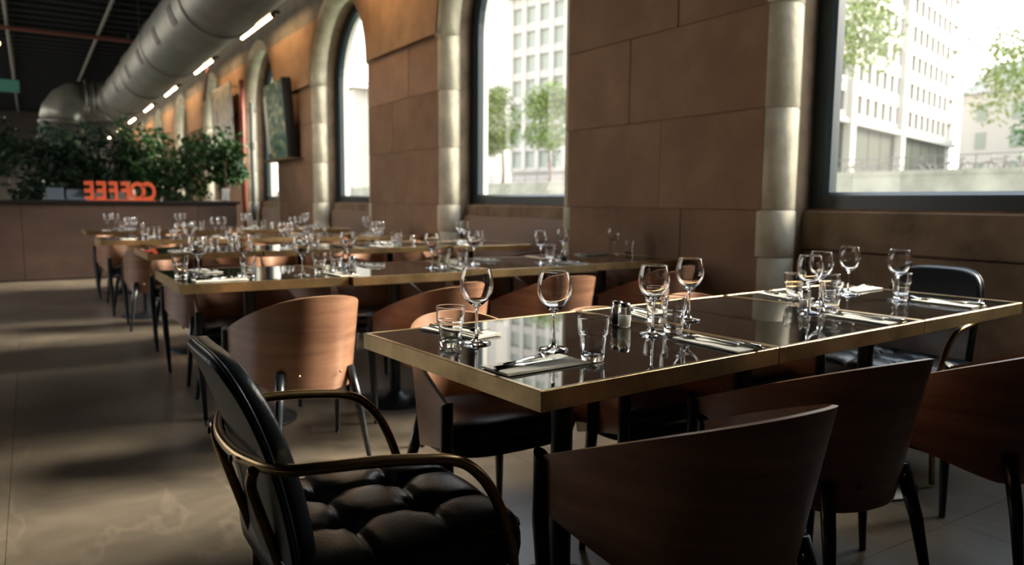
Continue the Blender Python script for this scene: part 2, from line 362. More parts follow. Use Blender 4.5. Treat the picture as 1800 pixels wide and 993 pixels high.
# windows: arched metal frame and one big pane each
fo = opening(1.055, 1.055, 1.092); fi = opening(.945, .945, 1.195)
fi2 = opening(.965, .965, 1.175)
for n_, k in enumerate(KS):
    wn = struct(empty('window_%d' % (n_+1), (4.09, yc+k*PER, 0)))
    if n_ == 0:
        fr = MB(); X0, X1 = -.05, .05
        S = [(X0, fo), (X0, fi2), (X0+.03, fi), (X1, fi), (X1, fo), (X0, fo)]
        fr.grid([[(x, y-yc, z) for y, z in R] + [(x, R[0][0]-yc, R[0][1])] for x, R in S], False)
        f0 = fr.build('window_frame', MT['frame'], wn); p0 = MB().poly([(0.02, y-yc, z) for y, z in fi]).build('pane', MT['pane'], wn)
    else:
        for s_ in (f0, p0): c = s_.copy(); COL.objects.link(c); c.parent = wn

# ------------------------------------------------------------------ bar counter at the far end
BY = 11.92
bar = empty('bar_counter', (-1.9, BY+.35, 0)); tag(bar, 'long dark brown bar counter with a black top at the far end', 'bar')
x = -3.4; bp0 = None
while x < 2.6:
    xe = min(x+1.1, 2.66)
    MB().box(x+.003+1.9, xe-.003+1.9, -.35, -.32, .02, 1.05).build('front_panel', MT['bar'], bar); x = xe
    if xe >= 2.65: break
MB().box(-1.5, 4.56, -.318, .30, 0, 1.049).build('body', MT['dark_wall'], bar)
bevel(MB().box(-1.55, 4.60, -.38, .36, 1.05, 1.092).build('bar_top', MT['bar_top'], bar), .004, 1)
# mirrored lettering on the bar
sg = empty('letter_sign', (1.09, 12.05, 1.092)); tag(sg, 'orange-red cut-out COFFEE letters seen from behind, standing on the far bar counter', 'sign')
dg = None
word = 'COFFEE'; cw = .152
for i, ch in enumerate(word):
    cu = bpy.data.curves.new('letter', 'FONT'); cu.body = ch; cu.size = .36; cu.extrude = .02; cu.offset = .012; cu.align_x = 'CENTER'; cu.resolution_u = 3
    to = bpy.data.objects.new('tmp_letter', cu); COL.objects.link(to)
    dg = bpy.context.evaluated_depsgraph_get(); dg.update(); me = bpy.data.meshes.new_from_object(to.evaluated_get(dg)); me.name = 'letter'
    COL.objects.unlink(to); bpy.data.objects.remove(to)
    me.materials.clear(); me.materials.append(MT['sign_red'])
    lo = bpy.data.objects.new('letter', me); COL.objects.link(lo); lo.parent = sg
    lo.rotation_euler = (pi/2, 0, pi); lo.location = (-(i-2.5)*cw, 0, .012); lo.scale = (.72, 1, 1)
MB().box(-.46, .46, -.03, .03, 0, .014).build('base_strip', MT['sign_red'], sg)
for (x, z, wd, ht, lb) in ((.30, 0, .24, .15, 'left of the lettering'), (.05, 0, .20, .17, 'at the far left')):
    t_ = bevel(MB().box(-wd/2, wd/2, -.1, .1, 0, ht*.2).build('till_base', MT['slate']), .01, 1)
    r_ = empty('till', (x+.25, 12.1, 1.092)); t_.parent = r_
    bevel(MB().box(-wd/2, wd/2, -.02, .02, ht*.2, ht).build('screen', MT['slate'], r_), .006, 1)
    tag(r_, 'blue-grey till screen standing on the far bar, '+('just left of the orange letters' if x > .2 else 'further left of the orange letters'), 'till')
vp_ = empty('vase', (2.55, 12.15, 1.092)); tag(vp_, 'small white vase on the right end of the far bar counter', 'vase')
MB().lathe([(0, 0), (.05, 0), (.06, .02), (.055, .13), (.06, .2), (.052, .2), (.048, .02), (0, .02)], 20).build('body', MT['white'], vp_)
MB().cyl((0, 0, .1), (.01, 0, .62), .012, .008, 8).build('stem', MT['bark'], vp_)
MB().lathe([(0, 0), (.13, 0), (.145, .015), (.13, .012), (0, .012)], 24).build('plate', MT['white'], None, (2.35, 12.15, 1.092))
tag(bpy.data.objects['plate'], 'flat white dish on the far bar beside the white vase', 'dish')

# ------------------------------------------------------------------ duct, lamps, ceiling pipes
duct = empty('air_duct', (1.894, 9, 3.369)); tag(duct, 'large round galvanised air duct running under the dark ceiling and turning down behind the bar', 'duct')
R_D = .443
MB().tube([(0, y, 0) for y in (-10, -6, -3, 0, 4, 10.7)], R_D, 36).build('straight_run', MT['duct'], duct)
def arcp(c, ax0, ax1, r, a0, a1, n): return [Vector(c)+Vector(ax0)*r*cos(a0+(a1-a0)*i/n)+Vector(ax1)*r*sin(a0+(a1-a0)*i/n) for i in range(n+1)]
EY, ER = 10.7, .52
MB().tube(arcp((-ER, EY, 0), (1, 0, 0), (0, 1, 0), ER, 0, pi/2, 5), R_D, 36, smooth=True).build('elbow', MT['duct'], duct)
MB().tube([(-ER, EY+ER, 0), (-ER-.15, EY+ER, 0)], R_D, 36).build('cross_run', MT['duct'], duct)
MB().tube(arcp((-ER-.15, EY+ER, -ER), (0, 0, 1), (-1, 0, 0), ER, 0, pi/2, 4), R_D, 36).build('elbow', MT['duct'], duct)
MB().tube([(-2*ER-.15, EY+ER, -ER), (-2*ER-.15, EY+ER, -3.36)], R_D*.98, 36).build('down_run', MT['duct'], duct)
ring = MB().lathe([(R_D-.005, -.03), (R_D+.018, -.03), (R_D+.022, 0), (R_D+.018, .03), (R_D-.005, .03)], 36)
for y in (-9.2, -6.1, -3.1, 0, 3.2, 6.1, 9.15, 10.6):
    o = ring.build('joint_ring', MT['duct_ring'], duct, (0, y, 0)); o.rotation_euler = (pi/2, 0, 0)
for (p, e) in (((-ER, EY+ER, 0), (0, pi/2, 0)), ((-ER-.15, EY+ER, 0), (0, pi/2, 0)), ((-2*ER-.15, EY+ER, -ER), (0, 0, 0)), ((-ER*.293, EY+ER*.707, 0), (pi/2, 0, pi/4))):
    o = ring.build('joint_ring', MT['duct_ring'], duct, p); o.rotation_euler = e
g0 = None
for y in (-3.9, -1.7, .6, 1.9, 3.6, 5.2, 7.2):
    th = radians(200); cx_, cz_ = (R_D+.004)*cos(th), (R_D+.004)*sin(th)
    P = []
    for i in range(5):
        t_ = radians(186+7*i); P.append([((R_D+.008)*cos(t_), -.13, (R_D+.008)*sin(t_)), ((R_D+.008)*cos(t_), .13, (R_D+.008)*sin(t_))])
    MB().grid(P, True).build('grille', MT['duct_dark'], duct, (0, y, 0))
for y in (-8, -3, 2, 7):
    MB().cyl((0, y, R_D), (0, y, ZC-3.36), .008, n=6).build('hanger_rod', MT['black_metal'], duct)

lamp0 = empty('tube_lamp', (3.15, 0, 3.82))
bevel(MB().box(-.05, .10, -.98, .98, .028, .075).build('housing', MT['lamp_body'], lamp0), .004, 1)
MB().cyl((0, -.93, 0), (0, .93, 0), .018, n=10).build('tube', MT['lamp'], lamp0)
for s in (-.95, .95): MB().box(-.028, .028, s-.02, s+.02, -.026, .03).build('end_cap', MT['lamp_body'], lamp0)
for s in (-.6, .6): MB().cyl((.02, s, .07), (.02, s, ZC-3.82), .006, n=6).build('hanger_rod', MT['lamp_body'], lamp0)
used = [False]
ordn = ['first', 'second', 'third', 'fourth', 'fifth', 'sixth', 'seventh', 'eighth', 'ninth', 'tenth']
for i, k in enumerate(range(1, 9)):
    place(lamp0, used, (3.15, A0+PW/2+k*PER, 3.82), 0, 'warm glowing tube lamp above the window wall, %s counting from the camera' % ordn[i], 'lamp', 'tube lamps along the window wall')
for i, x in enumerate((-.23, 1.57)):
    tag(MB().cyl((x, -5, ZC-.11), (x, 41, ZC-.11), .035, n=8).build('ceiling_conduit', MT['grey_pipe']), ('left' if i == 0 else 'right')+'most of the two straight conduits running along the black ceiling', 'pipe', 'ceiling conduits')
tag(MB().cyl((-3, 20.6, ZC-.2), (3.3, 20.6, ZC-.2), .045, n=8).build('sprinkler_pipe', MT['maroon_pipe']), 'red sprinkler pipe crossing under the black ceiling at the far end', 'pipe')
for sx in (-1.2, 2.2): MB().cyl((sx, 20.6, ZC-.2), (sx, 20.6, ZC-.01), .012, n=6).build('hanger_rod', MT['grey_pipe'], bpy.data.objects['sprinkler_pipe'])
tag(MB().tube([(3.60, 15.45, 0), (3.60, 15.45, 2.0), (3.60, 15.45, 3.45)], .05, 10).build('riser_pipe', MT['red_pipe']), 'red vertical riser pipe beside the column right of the bar', 'pipe')
tag(MB().tube([(3.45, 18.3, 3.35), (2.98, 14.6, 4.6), (2.95, 14.2, ZC-.05)], .03, 8).build('brace_pipe', MT['red_pipe']), 'thin brown-red pipe slanting down to the grey poster', 'pipe')
gp = tag(MB().tube([(3.72, 15.22, 0), (3.72, 15.22, 3.0)], .04, 10).build('conduit', MT['grey_pipe']), 'grey vertical pipe in the window recess right of the red riser, with clamp joints', 'pipe')
for z in (.9, 2.1): MB().cyl((3.72, 15.22, z), (3.72, 15.22, z+.14), .055, n=10).build('clamp', MT['grey_pipe'], gp)
tag(MB().tube([(3.66, 15.60, 0), (3.66, 15.60, 2.55), (3.66, 15.64, 2.7), (3.66, 15.75, 2.76)], .022, 8).build('cable_tube', MT['white']), 'thin pale cable tube bent over at the top, on the column beside the red riser', 'pipe')

# boards on the piers
bd = empty('painted_board', (3.52, 12.62, 1.80)); tag(bd, 'green painted board leaning on a small ledge on the pier left of the third window', 'board')
Mx = Matrix.Rotation(radians(-4), 4, 'Y')
MB().box(-.02, .02, -.56, .56, 0, 1.22, Mx).build('panel', MT['poster_green'], bd)
MB().box(-.028, .12, -.60, -.56, -.0, 1.24, Mx).build('shadowed_edge', MT['black_metal'], bd)  # black strip: the board's thickness with its shadow put into the colour
MB().box(-.028, -.012, .40, .56, .10, 1.05, Mx).build('pale_strip', MT['white'], bd)
tag(MB().box(3.44, 3.70, 11.9, 13.3, 1.765, 1.795).build('ledge', MT['jamb']), 'narrow brown ledge on the pier carrying the green board', 'shelf')
gb = empty('grey_poster', (3.51, 16.75, 2.28)); tag(gb, 'large faded grey poster on the pier behind the bar end', 'poster')
MB().box(-.015, .015, -.95, .95, 0, 1.18, Matrix.Rotation(radians(-2), 4, 'Y')).build('sheet', MT['poster_grey'], gb)
for s in (-.8, .8): MB().cyl((0, s, 1.1), (.145, s, 1.1), .01, n=6).build('bracket', MT['black_metal'], gb)

# ------------------------------------------------------------------ foliage
def leafcloud(mb, c, rx, ry, rz, n, L, seed):
    R = random.Random(seed)
    for _ in range(n):
        while True:
            p = Vector((R.uniform(-1, 1), R.uniform(-1, 1), R.uniform(-1, 1)))
            if p.length <= 1: break
        p = Vector((c[0]+p.x*rx, c[1]+p.y*ry, c[2]+p.z*rz))
        d = Vector((R.gauss(0, 1), R.gauss(0, 1), R.gauss(-.2, .8))).normalized(); s = d.orthogonal().normalized()
        s = (Matrix.Rotation(R.uniform(0, 6.28), 3, d) @ s); l = L*R.uniform(.6, 1.3); w_ = l*.24
        up = d.cross(s)*l*.08
        mb._add([p, p+d*l*.5+s*w_+up, p+d*l, p+d*l*.5-s*w_+up], [(0, 1, 2), (0, 2, 3)])
def plant(loc, h, crowns, L, leafm, label, seed, potr=.2):
    r_ = empty('potted_tree', loc); tag(r_, label, 'plant', 'plants behind the bar')
    MB().lathe([(0, 0), (potr*.75, 0), (potr, .36), (potr*1.05, .38), (potr*.92, .38), (potr*.9, .33), (0, .33)], 20).build('pot', MT['terracotta'], r_)
    R = random.Random(seed); st = MB(); st.tube([(0, 0, .3), (.03, .02, h*.5), (0, 0, h*.85)], [.03, .024, .012], 7)
    lf = MB()
    for (cx, cy, cz, rx, ry, rz, n) in crowns:
        st.tube([(0, 0, h*.35), (cx*.5, cy*.5, (h*.35+cz)*.5+.05), (cx, cy, cz)], [.018, .014, .006], 6)
        for _ in range(4):
            e = Vector((cx+R.uniform(-1, 1)*rx*.8, cy+R.uniform(-1, 1)*ry*.8, cz+R.uniform(-1, 1)*rz*.8)); st.tube([(cx*.6, cy*.6, cz-rz*.4), e], [.009, .004], 5)
            leafcloud(lf, e, rx*.5, ry*.5, rz*.5, n//6, L, R.random())
        leafcloud(lf, (cx, cy, cz), rx, ry, rz, n//3, L, R.random())
    st.build('stem', MT['bark'], r_); o = lf.build('foliage', leafm, r_); o['kind'] = 'stuff'
plant((-.55, 13.3, 0), 2.0, [(0, 0, 1.8, .6, .4, .6, 1300), (-.3, 0, 1.3, .4, .3, .35, 500)], .13, MT['leaf_shaded'], 'dark leafy potted tree behind the bar at the left edge of the picture', 1)
plant((.25, 13.5, 0), 2.0, [(0, 0, 1.62, .5, .4, .45, 1000), (.1, 0, 1.35, .5, .3, .3, 600)], .12, MT['leaf_shaded'], 'dark leafy potted tree behind the bar under the end of the duct', 2)
plant((1.05, 13.7, 0), 2.0, [(0, 0, 1.75, .45, .4, .45, 900), (.0, 0, 1.45, .5, .3, .25, 500)], .12, MT['leaf_shaded'], 'dark bushy potted tree behind the orange letters', 3)
plant((1.75, 13.6, 0), 2.0, [(0, 0, 1.6, .42, .4, .45, 900), (.1, 0, 1.25, .4, .3, .3, 600)], .11, MT['leaf'], 'green potted tree behind the bar just right of the orange letters', 4)
plant((2.35, 13.9, 0), 2.1, [(0, 0, 1.75, .4, .4, .5, 900), (.0, 0, 1.3, .35, .3, .35, 500)], .11, MT['leaf'], 'bright green potted tree behind the right half of the bar', 5)
plant((2.95, 14.1, 0), 2.1, [(0, 0, 1.9, .36, .4, .5, 700), (.1, 0, 1.6, .3, .3, .25, 300)], .14, MT['leaf'], 'slender potted tree with long leaves below the grey poster', 6)
plant((-.9, 15.6, 0), 2.6, [(0, 0, 1.9, .6, .5, .5, 800)], .15, MT['leaf_shaded'], 'tall dark tree at the far left behind the other plants', 7)
plant((.75, 15.8, 0), 2.6, [(0, 0, 1.85, .55, .5, .45, 700)], .14, MT['leaf_shaded'], 'tall dark tree behind the plants, left of the middle', 8)
plant((1.95, 16.0, 0), 2.7, [(0, 0, 2.1, .5, .5, .45, 600)], .13, MT['leaf'], 'tall airy tree behind the plants, right of the middle', 9)
eb = empty('exit_box', (-.28, 20, 3.55)); tag(eb, 'small green glowing box lamp hanging at the left edge of the picture', 'lamp')
MB().box(-.22, .22, -.04, .04, -.13, .13).build('box', MT['green_sign'], eb)
for s in (-.15, .15): MB().cyl((s, 0, .13), (s, 0, ZC-3.62), .006, n=6).build('hanger_rod', MT['black_metal'], eb)
for i, (x, y, z) in enumerate(((-.62, 17.0, 3.35), (-.40, 19.5, 4.35))):
    pd = empty('pendant_bulb', (x, y, z)); tag(pd, ('lower' if i == 0 else 'upper')+' of the two small bare bulbs glowing at the far left', 'lamp')
    MB().lathe([(0, -.05), (.035, -.035), (.05, 0), (.03, .04), (.015, .07), (0, .07)], 14).build('bulb', MT['bulb'], pd); MB().cyl((0, 0, .07), (0, 0, ZC-z), .005, n=6).build('cord', MT['black_metal'], pd)

# ------------------------------------------------------------------ tables
def make_table(W):
    r_ = empty('bistro_table'); h = W/2; T = .75; E = .044; L = .013
    MB().box(-h+L, h-L, -h+L, h-L, T-.012, T-.001).build('glass_top', MT['tableglass'], r_)
    fr = MB()
    def corner(s, z, ins): return [(-s+ins, -s+ins, z), (s-ins, -s+ins, z), (s-ins, s-ins, z), (-s+ins, s-ins, z)]
    for i in range(4):
        j = (i+1) % 4; o0, o1 = corner(h, T, 0), corner(h, T-E, 0); i0, i1 = corner(h, T, L), corner(h, T-E, L)
        mb = MB(); mb._add([o0[i], o0[j], i0[j], i0[i], o1[i], o1[j], i1[j], i1[i]], [(0, 1, 2, 3), (7, 6, 5, 4), (4, 5, 1, 0), (3, 2, 6, 7), (0, 3, 7, 4), (1, 5, 6, 2)])
        bevel(mb.build('brass_edge', MT['brass'], r_), .0012, 1)
    MB().box(-h+L, h-L, -h+L, h-L, T-.036, T-.014).build('underboard', MT['black_wood'], r_)
    MB().box(-.2, .2, -.2, .2, T-.046, T-.036).build('mounting_plate', MT['black_metal'], r_)
    MB().cyl((0, 0, .02), (0, 0, T-.046), .030, n=20).build('pole', MT['black_metal'], r_)
    MB().lathe([(0, 0), (.218, 0), (.22, .004), (.216, .010), (.06, .022), (.034, .05), (0, .05)], 40).build('base_plate', MT['black_metal'], r_)
    return r_
T1 = make_table(.795); T2 = make_table(.765)
rowname = {1: 'front row', 2: 'second row', 3: 'third row', 4: 'fourth row', 5: 'rearmost row'}
tabname = ['aisle-end table', 'second table', 'third table', 'window-end table']
seatname = tabname
TABLES = {}
u1 = [False]; u2 = [False]
ang1 = radians(4.0)
for i in range(3):
    o0 = Vector((.828, 1.178)) + Vector((cos(ang1), sin(ang1)))*(.795/2+i*.799) + Vector((-sin(ang1), cos(ang1)))*.795/2
    place(T1, u1, (o0.x, o0.y, 0), ang1, 'brass-edged black mirror table, %s of the front row' % ('nearest the camera and left end', 'middle', 'right end')[i], 'table', 'tables of the front row')
rows = {2: [(.53, 3.49), (1.305, 3.455), (2.09, 3.50), (2.88, 3.56)], 3: [(.65, 5.56), (1.42, 5.55), (2.19, 5.56), (2.94, 5.46)],
        4: [(.51, 7.50), (1.28, 7.48), (2.05, 7.5), (2.82, 7.45)], 5: [(.51, 9.62), (1.28, 9.62), (2.05, 9.64), (2.82, 9.6)]}
for r, L_ in rows.items():
    for i, (x, y) in enumerate(L_):
        TABLES[(r, i)] = (x+.3825, y+.3825)
        place(T2, u2, (x+.3825, y+.3825, 0), 0, 'square brass-edged black table, %s of the %s' % (['aisle end', 'second from the aisle', 'third from the aisle', 'window end'][i], rowname[r]), 'table', 'tables of the '+rowname[r])

# ------------------------------------------------------------------ barrel chairs (local: faces +y)
def chair_shell():
    NT, NZ = 48, 8; th = .012; a_, b_ = .262, .50
    def plan(t, off):          # t 0..1 from right post round the back to left post
        al = pi*t; c, s = cos(al), sin(al); n = 2.5
        x = math.copysign(abs(c)**(2/n), c); y = -abs(s)**(2/n)
        return x*(a_-off), y*(b_-off)
    # equal arc-length parameter
    K = 400; pts = [plan(i/K, 0) for i in range(K+1)]; ac = [0]
    for i in range(K): ac.append(ac[-1]+math.dist(pts[i], pts[i+1]))
    ts = []; j = 0
    for i in range(NT+1):
        s_ = ac[-1]*i/NT
        while j < K-1 and ac[j+1] < s_: j += 1
        ts.append((j+(s_-ac[j])/(ac[j+1]-ac[j]))/K if ac[j+1] > ac[j] else j/K)
    mb = MB(); uv = []
    def surf(off):
        P = []
        for iz in range(NZ+1):
            row = []
            for i, t in enumerate(ts):
                x0, y0 = plan(t, 0); x, y = plan(t, off); d = -y0/b_
                q = d**1.02; ztop = .552+.183*q; zb = .42-.10*min(1, d*1.15)**1.3
                z = zb+(ztop-zb)*iz/NZ; lean = (.71-z)/.31
                row.append((x*(1-.045*lean*min(1, d*2)), y*(1-.135*lean) + .24, z))
            P.append(row)
        return P
    P0, P1 = surf(0), surf(th)
    L = ac[-1]
    mb.grid([r[::-1] for r in P0], True); mb.grid(P1, True)
    for P in ([r[::-1] for r in P0], P1):
        for row in P:
            for i, p in enumerate(row): uv.append(((i/NT if P is P1 else 1-i/NT)*L*1.0, p[2]))
    def strip(r0_, r1_, mi):
        mb.grid([r0_, r1_], False, mi=mi); uv.extend([(0, 0)]*(len(r0_)+len(r1_)))
    strip(P0[-1], P1[-1], 1); strip(P1[0], P0[0], 1)
    strip([r[0] for r in P0], [r[0] for r in P1], 1); strip([r[-1] for r in P1], [r[-1] for r in P0], 1)
    return mb, uv
def make_chair():
    r_ = empty('barrel_chair')
    mb, uv = chair_shell(); sh = mb.build('shell', [MT['wood'], MT['ply_edge']], r_, uvs=uv)
    for s in (-1, 1):
        lg = MB(); q = []
        for (z, cx, cy, rx, ry) in ((.000, .243, .228, .011, .011), (.20, .252, .236, .017, .016), (.40, .262, .245, .020, .019), (.552, .262, .245, .018, .019)):
            q.append([(s*cx+rx*cos(2*pi*k/14), cy+ry*sin(2*pi*k/14), z + (.012*sin(2*pi*k/14) if z > .5 else 0)) for k in range(14)])
        lg.grid(q, True, closed_u=True); lg.poly(q[-1]); lg.poly(q[0][::-1]); lg.build('leg', MT['black_wood'], r_)
    for s in (-1, 1):
        MB().tube([(s*.150, -.140, .41), (s*.175, -.178, .26), (s*.205, -.222, 0)], [.021, .018, .010], 12).build('leg', MT['black_wood'], r_)
    # seat cushion
    def outline(k, t): 
        al = 2*pi*t; c, s = cos(al), sin(al); n = 3.4 if s > 0 else 2.25
        return math.copysign(abs(c)**(2/n), c)*.224*k, math.copysign(abs(s)**(2/n), s)*.196*k+.040
    lv = [(.90, .408), (.985, .415), (1.0, .435), (.99, .452), (.94, .463), (.8, .470), (.55, .473), (.25, .470), (.02, .469)]
    c = MB(); c.grid([[(*outline(k, i/36), z) for i in range(36)] for k, z in lv], True, closed_u=True)
    c.poly([(*outline(.90, i/36), .408) for i in range(36)][::-1]); c.build('seat', MT['leather'], r_)
    f = MB(); f.grid([[(*outline(k, i/36), z) for i in range(36)] for k, z in ((.93, .37), (.985, .372), (.985, .407), (.9, .408))], True, closed_u=True)
    f.poly([(*outline(.93, i/36), .37) for i in range(36)][::-1]); f.build('seat_frame', MT['black_wood'], r_)
    for sx in (-.09, .09):
        MB().lathe([(0, 0), (.006, 0), (.0055, .003), (0, .004)], 10).build('screw', MT['brass_tube'], sh, (sx, -.190, .400)).rotation_euler = (pi/2, 0, 0)
    return r_
CHR = make_chair(); uc = [False]
def chair(cx, fy, facing, lab, grp, rot=0):
    # fy: y of the line of the two front posts; facing +1 looks away from the camera (+y)
    cy = fy-.245*facing
    place(CHR, uc, (cx, cy, 0), (0 if facing > 0 else pi)+radians(rot), lab, 'chair', grp)
chair(1.21, 1.345, 1, 'walnut barrel chair nearest the camera, back turned, right of the black armchair', 'barrel chairs of the front row')
chair(1.86, 1.50, 1, 'walnut barrel chair, middle of three backs on the near side of the front row', 'barrel chairs of the front row', -5)
chair(2.48, 1.36, 1, 'walnut barrel chair cut by the right picture edge, near side, front row', 'barrel chairs of the front row')
chair(1.215, 1.815, -1, 'walnut barrel chair behind the left end of the front table, its black seat in view', 'barrel chairs of the front row')
chair(1.735, 1.66, -1, 'walnut barrel chair on the far side of the front row, second from the left', 'barrel chairs of the front row')
chair(2.36, 1.80, -1, 'walnut barrel chair on the far side of the front row, third from the left', 'barrel chairs of the front row')
for r, near, far in ((2, [(.975, 3.44, 3), (1.665, 3.485, 0), (2.43, 3.62, 0), (3.20, 3.60, 0)], [(.945, 3.96, 0), (1.70, 3.98, 2), (2.47, 3.98, -3), (3.24, 4.02, 0)]),
                     (3, [(.955, 5.22, 0), (1.77, 5.32, 2), (2.53, 5.30, -2), (3.24, 5.27, 0)], [(.98, 5.96, 0), (1.80, 5.98, 0), (2.55, 5.97, 3), (3.25, 5.95, 0)]),
                     (4, [(.90, 7.42, -8), (1.64, 7.38, 0), (2.42, 7.40, 0), (3.18, 7.35, 0)], [(.87, 7.98, 0), (1.66, 7.96, 0), (2.42, 7.98, 0), (3.18, 7.95, 0)]),
                     (5, [(.86, 9.55, 0), (1.66, 9.5, 0), (2.42, 9.5, 0), (3.18, 9.5, 0)], [(.88, 10.1, 0), (1.66, 10.1, 0), (2.42, 10.1, 0), (3.18, 10.1, 0)])):
    for i, (x, y, ro) in enumerate(near):
        chair(x, y, 1, 'walnut barrel chair on the near side of the %s, at the %s' % (rowname[r], tabname[i]), 'barrel chairs of the '+rowname[r], ro)
    for i, (x, y, ro) in enumerate(far):
        chair(x, y, -1, 'walnut barrel chair on the far side of the %s, at the %s' % (rowname[r], tabname[i]), 'barrel chairs of the '+rowname[r], ro)

# ------------------------------------------------------------------ black armchairs (local: faces +x, back rail at x=0)
def make_armchair():
    r_ = empty('tufted_armchair')
    # seat cushion: x .075..0.575, y -.255...255
    X0, X1, Y = .085, .575, .255; bx = [.235, .412]; by = [-.085, .085]
    N = 56; zt = .470
    def top(u, v):
        x = X0+(X1-X0)*u; y = -Y+2*Y*v
        e = 1-(abs(2*u-1)**7); e2 = 1-(abs(2*v-1)**7); z = zt-.035*(1-min(e, e2)**.5)
        for b_ in bx:
            d = abs(x-b_); z -= .010*math.exp(-(d/.009)**2)+.005*math.exp(-(d/.035)**2)
        for c_ in by:
            d = abs(y-c_); z -= .010*math.exp(-(d/.009)**2)+.005*math.exp(-(d/.035)**2)
        for b_ in bx:
            for c_ in by:
                d = math.hypot(x-b_, y-c_); z -= .034*math.exp(-(d/.032)**2)
        p_, q_ = 2*u-1, 2*v-1; m_ = max(abs(p_), abs(q_)); r_10 = (abs(p_)**10+abs(q_)**10)**.1; k_ = m_/r_10 if r_10 > 0 else 1
        return (X0+X1)/2+p_*k_*(X1-X0)/2, q_*k_*Y, z
    P = [[top(i/N, j/N) for i in range(N+1)] for j in range(N+1)]
    c = MB(); c.grid(P, True)
    def ringat(k, z): 
        out_ = []
        M_ = 14
        for i in range(M_*4):
            s, q = divmod(i, M_); q = q/M_
            x, y = [(-1+2*q, -1), (1, -1+2*q), (1-2*q, 1), (-1, 1-2*q)][s]
            rr_ = (abs(x)**10+abs(y)**10)**(.1); x /= rr_; y /= rr_
            out_.append(((X0+X1)/2+x*(X1-X0)/2*k, y*Y*k, z))
        return out_
    c.grid([ringat(.94, .352), ringat(1.0, .362), ringat(1.015, .395), ringat(1.012, .42), ringat(1.0, .437)], True, closed_u=True)
    c.poly(ringat(.94, .352)[::-1]); seat_ = c.build('seat', MT['leather'], r_)
    MB().tube(ringat(1.0, .437), .0035, 6, closed=True).build('piping', MT['leather'], seat_)
    for b_ in bx:
        for c_ in by: MB().lathe([(0, .008), (.009, .006), (.012, 0), (0, -.003)], 14).build('button', MT['button'], seat_, (b_, c_, zt-.058))
    # back: slab following a leaning, slightly curved line
    hw = .206
    def bk(u, v, side):     # u -1..1 across, v 0..1 up
        if v > .5:
            q = (v-.5)/.5; m_ = max(abs(u), q); r_ = (abs(u)**4+q**4)**.25; k_ = m_/r_ if r_ > 0 else 1
            u *= k_; v = .5+.5*q*k_
        z = .37+.475*v; x = .118-.02*v-.10*v*v - (.010*(1-u*u)) 
        R_ = .12; zz = z
        w_ = hw
        return x, u*w_, zz
    th = .024
    def sheet(off, k): 
        return [[(lambda p: (p[0]+off, p[1]*k, p[2]-(1-k)*.25*max(0, v-.5)*2))(bk(-1+2*i/24, v, 0)) for i in range(25)] for v in [j/24 for j in range(25)]]
    F_, B_ = sheet(th, .955), sheet(-th, .955); E1, E2 = sheet(th*.6, 1.0), sheet(-th*.6, 1.0)
    def rim(S): return [r[0] for r in S]+[p for p in S[-1][1:-1]]+[r[-1] for r in S[::-1]]+[p for p in S[0][-2:0:-1]]
    mb = MB(); mb.grid(F_, True); mb.grid([r[::-1] for r in B_], True, mi=1)
    mb.grid([rim(B_), rim(E2), rim(E1), rim(F_)], True, closed_u=True)
    back_ = mb.build('backrest', [MT['leather'], MT['leather_back']], r_)
    MB().tube(rim(E2), .004, 6, closed=True).build('piping', MT['leather'], back_)
    # brass tube: rail behind the back, arms, front legs (one bent tube per side + rail)
    def smooth(pts, n=6):
        out_ = []
        P = [Vector(p) for p in pts]; P = [P[0]*2-P[1]]+P+[P[-1]*2-P[-2]]
        for i in range(1, len(P)-2):
            for k in range(n):
                t = k/n; p0_, p1_, p2_, p3_ = P[i-1:i+3]
                out_.append(.5*((2*p1_)+(p2_-p0_)*t+(2*p0_-5*p1_+4*p2_-p3_)*t*t+(3*p1_-p0_-3*p2_+p3_)*t**3))
        out_.append(P[-2]); return out_
    half = [(.022, .08, .641), (.036, .15, .643), (.052, .205, .646), (.078, .243, .649), (.125, .264, .652), (.22, .275, .648), (.31, .280, .638), (.365, .282, .628), (.41, .282, .608), (.455, .282, .56), (.49, .281, .49), (.515, .279, .41), (.522, .276, .345), (.512, .272, .28), (.49, .27, .15), (.475, .27, .012)]
    full = [(x, -y, z) for x, y, z in half[::-1]] + [(.018, 0, .640)] + half
    MB().tube(smooth(full, 5), .0115, 12).build('arm_tube', MT['brass_tube'], r_)
    for s in (-1, 1):
        MB().tube(smooth([(.030, s*.17, .636), (.030, s*.145, .60), (.045, s*.125, .55), (.085, s*.12, .42), (.10, s*.12, .34), (.085, s*.16, .20), (.04, s*.22, .012)], 4), .0105, 10).build('rear_leg', MT['brass_tube'], r_)
        MB().tube([(.10, s*.12, .345), (.30, s*.2, .345), (.53, s*.272, .345)], .009, 8).build('seat_rail', MT['brass_tube'], r_)
        for (x, z) in ((.008, .641), ): MB().lathe([(0, 0), (.007, 0), (.007, .005), (0, .006)], 10).build('screw', MT['black_metal'], r_, (x, s*.10, z)).rotation_euler = (0, -pi/2, 0)
    return r_
AC = make_armchair(); ua = [False]
place(AC, ua, (.285, 1.515, 0), 0, 'black tufted leather armchair with brass tube arms in the left foreground', 'armchair', 'black armchairs')
place(AC, ua, (3.46, 1.79, 0), pi, 'black leather armchair with brass arms at the right head of the front row', 'armchair', 'black armchairs')

